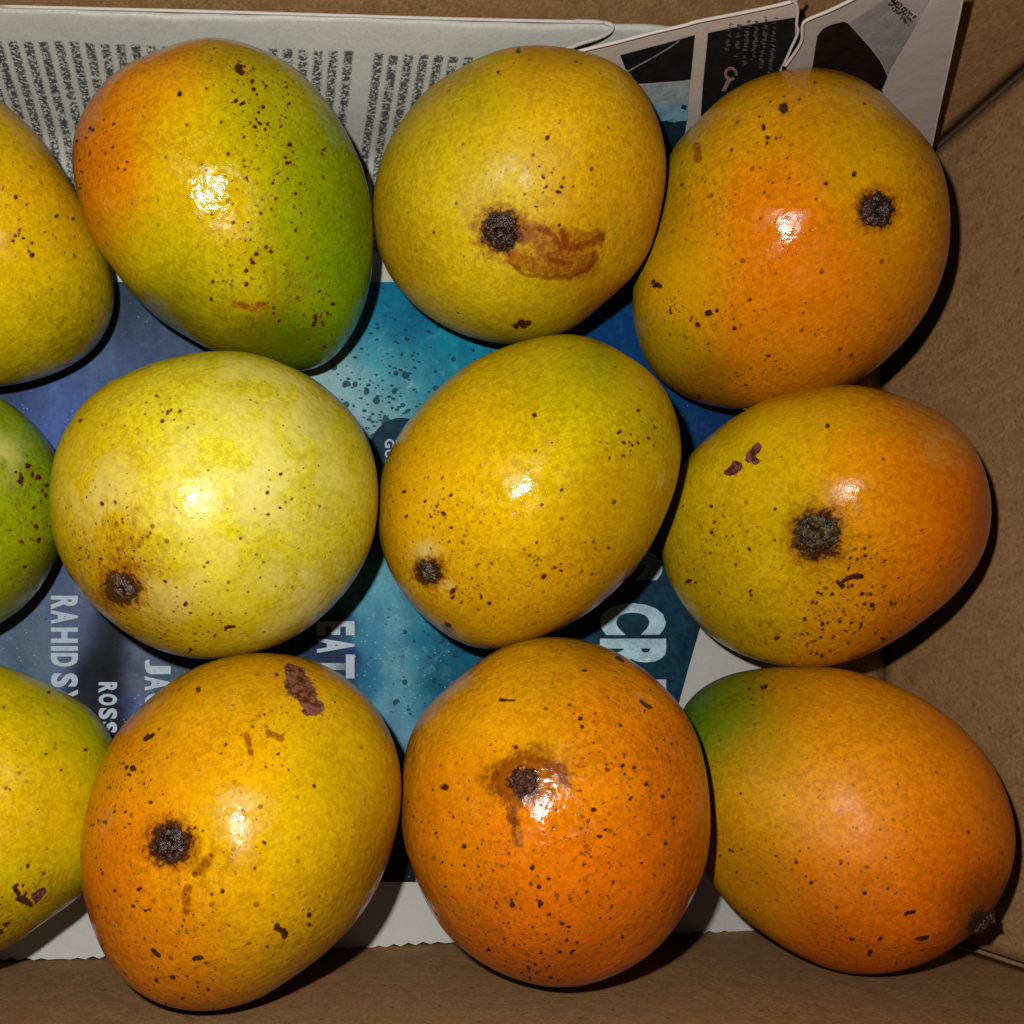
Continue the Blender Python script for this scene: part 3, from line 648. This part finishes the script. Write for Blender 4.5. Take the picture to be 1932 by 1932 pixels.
mango('mango turning from orange at its left shoulder to green, peppered with small black specks',
 [(400,70),(480,88),(560,130),(620,195),(665,280),(695,380),(702,460),(698,540),(680,610),(640,670),(590,701),(530,694),(440,672),(350,632),(270,575),(210,500),(170,440),(146,370),(137,300),(150,230),(180,165),(230,125),(300,95),(350,77)],
 [(230,180,(236,140,6)),(160,290,(226,124,6),75),(180,400,(226,138,8)),(300,120,(230,150,8),70),(350,260,Yl),(420,380,Yl),(280,460,(205,178,8)),(400,540,(196,176,8)),(330,590,Ol,60),(500,250,(190,176,8),80),(590,300,(140,158,8)),(650,430,Gr),(560,430,(170,168,8),70),(620,580,(122,152,8),70),(540,650,(96,120,8),60),(430,95,(196,160,10),60),(470,650,Ol,50),(560,560,(150,140,10),40),(500,160,(176,164,8),60)],
 depth=.86, rough=.34, lumpy=1.5, seed=1, rest=.0015,
 spots=[(337,178,7),(452,130,8),(478,170,6),(443,188,6),(457,197,5),(480,240,7),(490,230,5),(499,243,5),(500,200,4),(400,565,6),(468,512,6),(466,535,6),(509,474,5),(515,345,5),(540,300,4),(210,278,4),(150,305,5),(596,600,7),(608,610,6),(620,590,5),(592,612,5),(526,328,4),(553,395,3),(485,180,4),(545,200,4)],
 lines=[(446,127,460,136,4)], dens=[(490,220,70,.55),(520,330,80,.45),(490,500,80,.5),(480,400,80,.35),(600,600,45,.6),(470,150,60,.4),(200,280,70,.3)],
 stains=[(452, 572, 480, 584, 6), (480, 570, 500, 574, 5)], rub=[(540,540,60,.7),(420,610,60,.6),(590,650,50,.6),(430,110,40,.4)], dents=[(575,560,45,.0012),(560,655,40,.0012)])

mango('round yellow mango with a black stem scar beside a ragged brown sap stain',
 [(1028,85),(1095,94),(1163,117),(1213,160),(1241,220),(1254,302),(1249,373),(1227,455),(1185,526),(1128,583),(1064,626),(1000,648),(939,647),(858,626),(779,576),(730,508),(705,420),(705,356),(737,260),(786,192),(858,135),(922,100),(968,88)],
 [(1000,200,(236,188,8)),(900,300,(232,194,8)),(1100,250,(238,180,10)),(820,400,(218,180,10)),(900,520,(222,186,8)),(1100,450,(222,168,10)),(1200,300,(228,165,8)),(1000,600,(206,170,10)),(780,250,(196,168,10)),(900,180,(200,176,10),60),(1120,560,(214,140,10),50),(760,480,(205,160,10)),(1030,110,(218,160,10),50)],
 depth=.96, rough=.66, spec=.28, seed=2, spots=[(1034,261,7),(1027,336,4),(1032,350,5),(1056,363,5),(1027,360,4),(1041,327,3),(1055,425,6),(978,97,7),(940,135,5),(817,442,4),(985,612,11),(972,616,8),(998,608,7)],
 dens=[(1030,345,60,.25),(1000,300,120,.12)], scar=(945,437,40),
 stains=[(985, 430, 1050, 462, 22), (1030, 480, 1090, 500, 30), (975, 485, 1050, 505, 15), (1060, 455, 1120, 450, 17)],
 rims=[(1068, 468, 1100, 470, 9), (1100, 470, 1135, 450, 7), (1066, 440, 1075, 460, 6), (1118, 480, 1100, 512, 6),
  (1100, 512, 1072, 528, 5.5), (1072, 528, 1030, 522, 5), (1030, 522, 985, 515, 5), (985, 515, 962, 495, 4),
  (1010, 432, 1050, 452, 5), (1050, 452, 1062, 466, 5), (1035, 485, 1075, 500, 5)],
 rub=[(1120,440,70,.5)], dents=[(945,437,70,.0016)])

mango('orange mango below the pointed paper flap, a small star shaped scar on its right',
 [(1496,129),(1573,133),(1650,166),(1700,219),(1758,285),(1781,347),(1790,424),(1777,520),(1739,601),(1681,670),(1631,712),(1535,755),(1440,770),(1370,771),(1300,752),(1240,712),(1205,650),(1193,580),(1205,505),(1236,420),(1252,350),(1263,285),(1315,231),(1361,181),(1419,150)],
 [(1450,170,(226,148,8)),(1420,230,(222,168,10),60),(1480, 330, (238, 128, 6)),(1550,260,(222,156,8)),(1620,300,(220,160,10),70),(1700,400,(228,150,8)),(1480, 450, (240, 124, 6)),(1350,420,(230,150,8)),(1300,330,(214,170,10),60),(1270,450,(222,166,10),60),(1300,560,(226,164,8)),(1400, 600, (236, 128, 8)),(1550, 550, (234, 126, 8)),(1650,600,(222,126,8)),(1450,700,(216,128,8)),(1260,660,(176,142,12),60),(1730,520,(216,130,8)),(1330,730,(150,100,12),50)],
 depth=.90, rough=.36, seed=3, spots=[(1480,206,11),(1440,241,7),(1446,258,6),(1462,258,4),(1446,271,5),(1350,586,7),(1338,594,5),(1316,615,8),(1385,619,6),(1268,591,5),(1241,539,7),(1234,532,5),(1613,328,6),(1492,338,4),(1607,669,5),(1337,589,5)],
 dens=[(1400,330,110,.35),(1500,600,180,.18),(1300,600,70,.3),(1450,700,120,.25)], stains=[(1308, 280, 1316, 302, 6)], scar=(1655,397,34), dents=[(1655,397,60,.0015)], rub=[(1400,720,80,.3)])

mango('yellow mango cut off by the left edge of the photo, uppermost of three',
 [(-60,150),(0,190),(50,235),(100,300),(140,360),(180,440),(205,500),(215,560),(205,610),(180,650),(130,690),(60,720),(0,731),(-80,728),(-180,690),(-260,600),(-300,480),(-290,340),(-230,220),(-150,160)],
 [(20,250,(210,170,12)),(60,380,(228,176,8)),(0,450,(236,186,8)),(100,500,(222,180,8)),(150,560,(190,166,10)),(50,620,(204,176,8)),(20,700,(180,156,10),60),(150,650,(160,140,10),50),(130,420,(210,160,10),50),(-200,400,Yl,200)],
 depth=.9, N=260, rough=.42, seed=4, spots=[(30,372,5),(50,384,4),(107,410,5),(29,445,4),(46,448,4),(61,482,6),(23,455,4)], dens=[(60,400,120,.35)], rub=[(120,620,70,.8),(60,690,70,.7),(30,220,60,.3)])

mango('green mango cut off by the left edge of the photo, between two yellow ones',
 [(-60,722),(0,753),(56,791),(93,834),(115,880),(124,950),(122,1010),(104,1060),(65,1121),(28,1154),(0,1172),(-80,1200),(-180,1195),(-290,1130),(-350,1010),(-350,900),(-290,790),(-180,725)],
 [(10,790,(130,156,40),50),(60,830,(96,138,8)),(30,900,(140,160,10)),(80,920,(112,136,10),50),(20,980,(158,166,8)),(60,1040,(142,146,10)),(20,1100,(130,132,10)),(80,1080,(110,108,10),50),(-200,950,(150,160,10),200)],
 depth=.92, N=260, rough=.45, seed=5, spots=[(54,880,7),(62,895,7),(74,900,9),(87,915,7),(40,905,6),(30,890,5),(37,912,6),(86,935,5),(70,990,6),(72,1020,6),(60,960,4)],
 dens=[(75,960,60,.8),(60,1040,60,.5)], bloom=[(5,860,45,.7)], rub=[(50,1120,60,.7)])

mango('pale yellow mango with a waxy bloom and a dark oval scar low on its left',
 [(404,667),(327,676),(250,703),(173,749),(127,803),(102,861),(94,919),(96,976),(115,1046),(154,1111),(212,1169),(269,1211),(327,1234),(385,1244),(462,1231),(539,1204),(616,1154),(670,1092),(701,1023),(711,957),(710,880),(689,815),(654,765),(597,719),(539,692),(474,670)],
 [(320, 760, (224, 204, 36)), (400, 700, (210, 196, 36)), (500, 760, (224, 208, 76)), (620, 850, (206, 192, 44)), (400, 850, (230, 214, 70)),
  (480, 900, (230, 216, 78)), (600, 1000, (208, 194, 46)), (340, 1000, (228, 208, 44)), (200, 850, (226, 192, 30)), (160, 960, (220, 180, 26)),
  (200, 1060, (206, 158, 20)), (450, 1080, (218, 198, 34)), (560, 1120, (198, 180, 40)), (350, 1180, (200, 168, 22)), (250, 1150, (190, 148, 18)),
  (140, 900, (222, 184, 26), 50), (640, 750, (190, 176, 30), 60)],
 depth=.94, rough=.44, seed=6, spots=[(150,792,7),(295,750,4),(316,776,5),(305,778,3),(530,895,4),(529,958,4),(240,957,4),(350,1140,6),(434,1182,5),(190,950,4)], lines=[(428,1184,441,1180,3)],
 dens=[(220,1040,90,.6),(300,1180,120,.5),(300,770,60,.2),(520,960,80,.15)], bloom=[(520,760,120,.8),(460,900,150,.85),(580,1130,100,.7),(420,960,120,.6),(200,930,70,.6),(330,1100,70,.6),(640,900,60,.4)],
 rub=[(220,1030,90,1.),(440,1195,40,.8),(280,1180,60,.6),(640,740,60,.5)], scar=(230, 1108, 36, 'brown'), dents=[(620,760,34,.0015),(230,1108,60,.001)])

mango('smooth golden mango in the middle with one bright glint and a small crater scar',
 [(1053,634),(1111,637),(1169,661),(1227,703),(1261,757),(1279,811),(1283,861),(1269,919),(1242,988),(1200,1065),(1150,1123),(1073,1177),(1015,1205),(957,1223),(900,1223),(842,1196),(784,1146),(738,1084),(713,1015),(713,957),(722,880),(746,826),(784,772),(842,718),(919,672),(996,643)],
 [(1100,720,(190,172,8)),(1000,700,(206,176,8)),(1200,800,(204,174,8)),(900,780,(228,180,8)),(1050,850,(222,186,8)),(950,930,(236,186,8)),(830,900,(228,170,10)),(1180,950,(210,160,8)),(1000,1040,(226,172,8)),(850,1050,(232,178,10)),(900,1150,(216,160,10)),(760,1000,(220,158,10)),(1080,1120,(206,146,10)),(1130,680,(170,166,8),50),(800,1170,(190,140,12),50)],
 depth=.94, rough=.30, seed=7, spots=[(838,970,6),(851,996,5),(812,974,4),(767,972,5),(802,945,4),(849,934,4),(1007,785,5),(1175,835,5),(1192,838,4),(1168,815,4),(1058,924,4),(1011,1022,4),(1028,1088,5),(908,1127,5),(853,1115,6),(890,1090,4),(846,1180,9),(820,962,3)],
 dens=[(830,950,80,.35),(1020,1080,90,.35),(1180,830,50,.4),(880,1110,80,.35)], stains=[(842,1178,852,1192,7)], scar=(808, 1080, 26, 'olive'), bloom=[(800,1050,26,.9),(830,1105,18,.8)], dents=[(808,1080,45,.0018)], rub=[(1000,760,60,.25),(730,1050,40,.6)])

mango('yellow mango blushed orange on its right, with a dark ringed scar and two brown scabs',
 [(1554,728),(1650,734),(1727,757),(1804,803),(1850,861),(1871,930),(1869,977),(1850,1046),(1812,1104),(1746,1165),(1689,1208),(1612,1242),(1535,1256),(1458,1254),(1400,1234),(1323,1184),(1273,1119),(1250,1054),(1248,988),(1261,930),(1284,876),(1334,823),(1400,780),(1477,742)],
 [(1400,850,(228,184,8)),(1550,780,(222,168,8)),(1480,900,(234,188,8)),(1650,850,(238,150,8)),(1750,900,(240,124,6)),(1830,950,(226,104,6),60),(1780,1020,(228,112,6)),(1650,980,(236,150,8)),(1350,1000,(222,180,8)),(1450,1080,(216,172,8)),(1560,1100,(226,160,8)),(1680,1120,(222,120,8)),(1580,1200,(210,134,8)),(1400,1180,(190,150,10)),(1300,1080,(186,152,10)),(1540, 1005, (110, 124, 16), 56),(1740,820,(232,140,8),60),(1700,1180,(196,100,8),50)],
 depth=.90, skew=(.13, .19), rough=.33, seed=8, spots=[(1560,802,6),(1342,957,5),(1344,1005,4),(1370,1011,4),(1387,1064,4),(1461,1018,4),(1419,1115,5),(1420,1124,4),(1300,1095,5),(1602,1053,5),(1617,1057,5),(1646,1143,6),(1641,1120,5),(1626,1120,5),(1521,1169,5),(1552,1121,5),(1533,1138,5),(1541,1140,4),(1467,1202,5),(1548,1237,4),(1622,1180,4),(1650,1150,4)],
 lines=[(1590,1098,1625,1085,4),(1578,1098,1590,1106,4)], scabs=[(1376, 886, 1392, 872, 10), (1416, 864, 1438, 842, 8), (1420, 858, 1430, 872, 9)],
 dens=[(1600,1110,90,.75),(1620,1180,90,.5),(1350,1020,90,.25),(1540,1220,80,.4)], rub=[(1430,1195,70,.9),(1530,750,60,.4),(1320,1160,60,.4)], bloom=[(1790,840,34,.35)], scar=(1540, 1008, 46, 'olive'), dents=[])

mango('large orange yellow mango with a knobbly black scar and a purplish scab near its top',
 [(481,1234),(558,1238),(635,1265),(693,1315),(732,1373),(751,1427),(757,1496),(747,1573),(724,1642),(685,1715),(635,1777),(558,1839),(500,1877),(435,1900),(366,1904),(308,1893),(250,1862),(200,1808),(173,1746),(154,1669),(152,1612),(162,1535),(181,1469),(216,1392),(270,1330),(346,1269),(416,1242)],
 [(450, 1300, (216, 156, 8)),(350, 1380, (226, 156, 8)),(480,1450,(238,170,8)),(600,1380,(218,172,8)),(680,1480,(206,164,8)),(260, 1450, (224, 146, 8)),(200,1560,(226,126,8)),(180,1680,(222,110,8)),(300,1680,(230,146,8)),(420, 1600, (222, 164, 8)),(550,1580,(220,172,8)),(650,1650,(206,154,10)),(450,1740,(230,160,8)),(300,1800,(220,122,8)),(550,1780,(212,158,8)),(400,1870,(206,118,10)),(560,1250,(206,140,10)),(230,1380,(214,116,8),50),(700,1600,(186,140,10),50)],
 depth=1.04, rough=.40, lumpy=1.8, seed=9, spots=[(280,1388,6),(240,1448,5),(252,1448,6),(235,1440,4),(293,1796,7),(372,1809,7),(296,1850,7),(325,1846,6),(344,1885,5),(338,1826,4),(523,1750,7),(535,1765,6),(585,1730,6),(585,1745,5),(250,1711,5),(480,1640,5),(420,1678,5),(264,1676,5),(234,1530,4),(215,1529,5),(188,1548,5),(498,1592,5),(374,1300,6),(520,1270,5)],
 lines=[(272,1395,290,1384,3.5),(288,1790,298,1800,5),(366,1812,378,1806,4),(540,1760,520,1752,3.5)], scabs=[(562, 1292, 588, 1326, 20), (548, 1268, 566, 1290, 11), (576, 1340, 604, 1326, 10)],
 dens=[(220,1540,90,.6),(300,1680,120,.45),(350,1850,120,.4),(560,1750,60,.4),(500,1400,120,.2),(260,1440,60,.4)], stains=[(345, 1720, 360, 1680, 7), (465, 1390, 480, 1425, 5), (500, 1380, 525, 1395, 6), (390, 1620, 370, 1640, 10)],
 scar=(320,1592,42), dents=[(325,1595,70,.0022)], bloom=[(470,1520,28,.5),(440,1560,24,.5)], rub=[(380,1640,80,.6)])

mango('deep orange mango with a wet looking brown stem pit and dark freckles all over',
 [(1046,1203),(1111,1211),(1188,1246),(1254,1300),(1300,1361),(1327,1438),(1336,1515),(1335,1592),(1315,1681),(1265,1765),(1188,1823),(1111,1854),(1034,1858),(957,1839),(880,1792),(822,1735),(784,1662),(765,1592),(757,1515),(765,1431),(788,1361),(834,1303),(892,1253),(957,1219)],
 [(1000,1260,(214,150,8)),(880,1330,(232,158,8)),(1000,1380,(234,158,8)),(1150,1350,(234,138,8)),(1250,1450,(232,120,6)),(1120,1480,(236,134,6)),(880,1480,(234,140,6)),(820,1600,(226,128,6)),(980,1600,(236,124,6)),(1150,1620,(236,114,6)),(1280,1600,(218,104,6)),(1000,1740,(226,106,6)),(1150,1750,(218,104,6)),(1050,1830,(190,86,6),60),(870,1720,(212,112,6)),(1080,1230,(196,134,8),50),(1030,1430,(216,160,10),40)],
 depth=1.02, rough=.33, seed=10, spec=.40, lumpy=2.8, spots=[(971,1411,6),(840,1483,7),(878,1596,6),(1218,1475,6),(1246,1503,5),(1003,1634,7),(1035,1655,6),(1017,1673,6),(1236,1648,6),(1157,1663,5),(1110,1680,5),(967,1709,7),(1019,1707,6),(1062,1741,6),(1074,1748,5),(824,1723,7),(1131,1578,6),(1149,1599,5),(1141,1564,5),(1225,1572,5),(1211,1630,4),(1104,1266,5),(1171,1367,5),(1145,1314,4),(1035,1820,6),(998,1825,7),(1020,1798,5),(1120,1530,6),(926,1406,4),(1040,1843,5),(1175,1424,4),(903,1638,4),(968,1648,4)],
 lines=[(1209,1323,1226,1337,4.5),(1168,1240,1178,1248,4),(945,1321,970,1321,2.2)],
 dens=[(1200,1450,130,.4),(1150,1600,140,.45),(1000,1700,140,.4),(1020,1820,90,.7),(880,1560,120,.25)], stains=[(950, 1475, 1020, 1445, 36), (1000, 1440, 1050, 1460, 24), (960, 1530, 980, 1590, 8)],
 rims=[(945, 1462, 975, 1445, 13), (945, 1480, 975, 1515, 16), (1000, 1510, 1035, 1500, 12), (1000, 1440, 1055, 1450, 10), (1055, 1450, 1068, 1480, 7), (962, 1500, 970, 1560, 6)],
 rub=[(1060,1450,50,.7),(1020,1830,60,.6)], scar=(990, 1476, 32, 'brown'), dents=[])

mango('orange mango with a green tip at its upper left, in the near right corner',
 [(1515,1263),(1612,1269),(1689,1292),(1766,1338),(1843,1407),(1893,1484),(1914,1554),(1912,1623),(1889,1685),(1865,1728),(1823,1773),(1766,1804),(1708,1827),(1650,1839),(1592,1835),(1515,1804),(1438,1758),(1381,1715),(1340,1660),(1310,1580),(1288,1490),(1272,1400),(1278,1345),(1304,1311),(1361,1277),(1419,1265)],
 [(1320, 1340, (80, 118, 6), 60), (1320, 1400, (92, 126, 8), 60), (1400, 1320, (124, 124, 8), 60), (1450, 1400, (190, 140, 10), 60),
  (1360, 1460, (176, 140, 10), 60), (1500, 1300, (196, 134, 10), 50), (1600, 1350, (240, 150, 6)), (1500, 1480, (242, 158, 6)),
  (1400, 1560, (222, 152, 6)), (1620, 1520, (248, 148, 4)), (1750, 1450, (246, 138, 4)), (1850, 1530, (236, 122, 4)), (1700, 1620, (242, 128, 4)),
  (1550, 1650, (236, 126, 4)), (1430, 1680, (186, 120, 10)), (1800, 1680, (226, 100, 4)), (1680, 1750, (228, 106, 4)), (1580, 1780, (186, 88, 6)),
  (1850, 1690, (120, 60, 8), 40), (1855, 1750, (50, 26, 6), 40)],  # dark browns here are shade around the stem scar, painted into the skin
 depth=.88, rough=.66, spec=.22, seed=11, spots=[(1634,1257,4),(1630,1258,4),(1718,1723,6),(1738,1770,6),(1643,1799,7),(1530,1665,5),(1443,1293,7),(1375,1606,5),(1660,1768,5),(1605,1772,5),(1632,1684,5),(1398,1495,4)],
 lines=[(1711,1722,1726,1724,3.5),(1728,1769,1748,1771,3.5)], dens=[(1650,1740,120,.35),(1560,1600,120,.12),(1420,1650,90,.2),(1400,1300,60,.3)], rub=[(1800,1760,60,.8),(1380,1330,60,.4)], scar=(1858, 1744, 30), dents=[(1850,1730,60,.002)])

mango('yellow green mango cut off by the left edge of the photo, with chipped dark scabs',
 [(-60,1240),(0,1256),(56,1275),(103,1303),(156,1331),(187,1359),(212,1393),(228,1450),(228,1530),(205,1620),(152,1692),(118,1717),(78,1738),(40,1766),(0,1794),(-60,1815),(-160,1805),(-260,1740),(-320,1620),(-330,1480),(-280,1340),(-180,1260)],
 [(40,1310,(196,178,10)),(130,1360,(172,172,10)),(180,1400,(160,166,10),50),(20,1400,(228,184,8)),(100,1470,(224,178,8)),(150,1500,(200,170,8)),(40,1560,(226,176,8)),(80,1640,(206,178,8)),(20,1680,(200,176,8)),(100,1700,(176,134,10),50),(20,1770,(170,132,10),60),(-200,1500,Yl,200)],
 depth=.92, N=260, rough=.44, seed=12, spots=[(52,1633,6),(94,1308,5),(83,1420,4),(43,1695,9),(50,1698,7),(0,1760,8),(10,1745,6),(18,1740,5),(32,1672,5),(44,1672,4)],
 lines=[(34,1697,58,1706,5),(28,1675,36,1688,4)], scabs=[(66,1692,84,1678,7),(70,1698,78,1688,6)], dens=[(60,1660,60,.4),(100,1450,100,.12),(20,1750,60,.6)], rub=[(90,1690,60,.8),(30,1760,60,.8)], bloom=[(18,1462,22,.7),(110,1310,30,.3)])
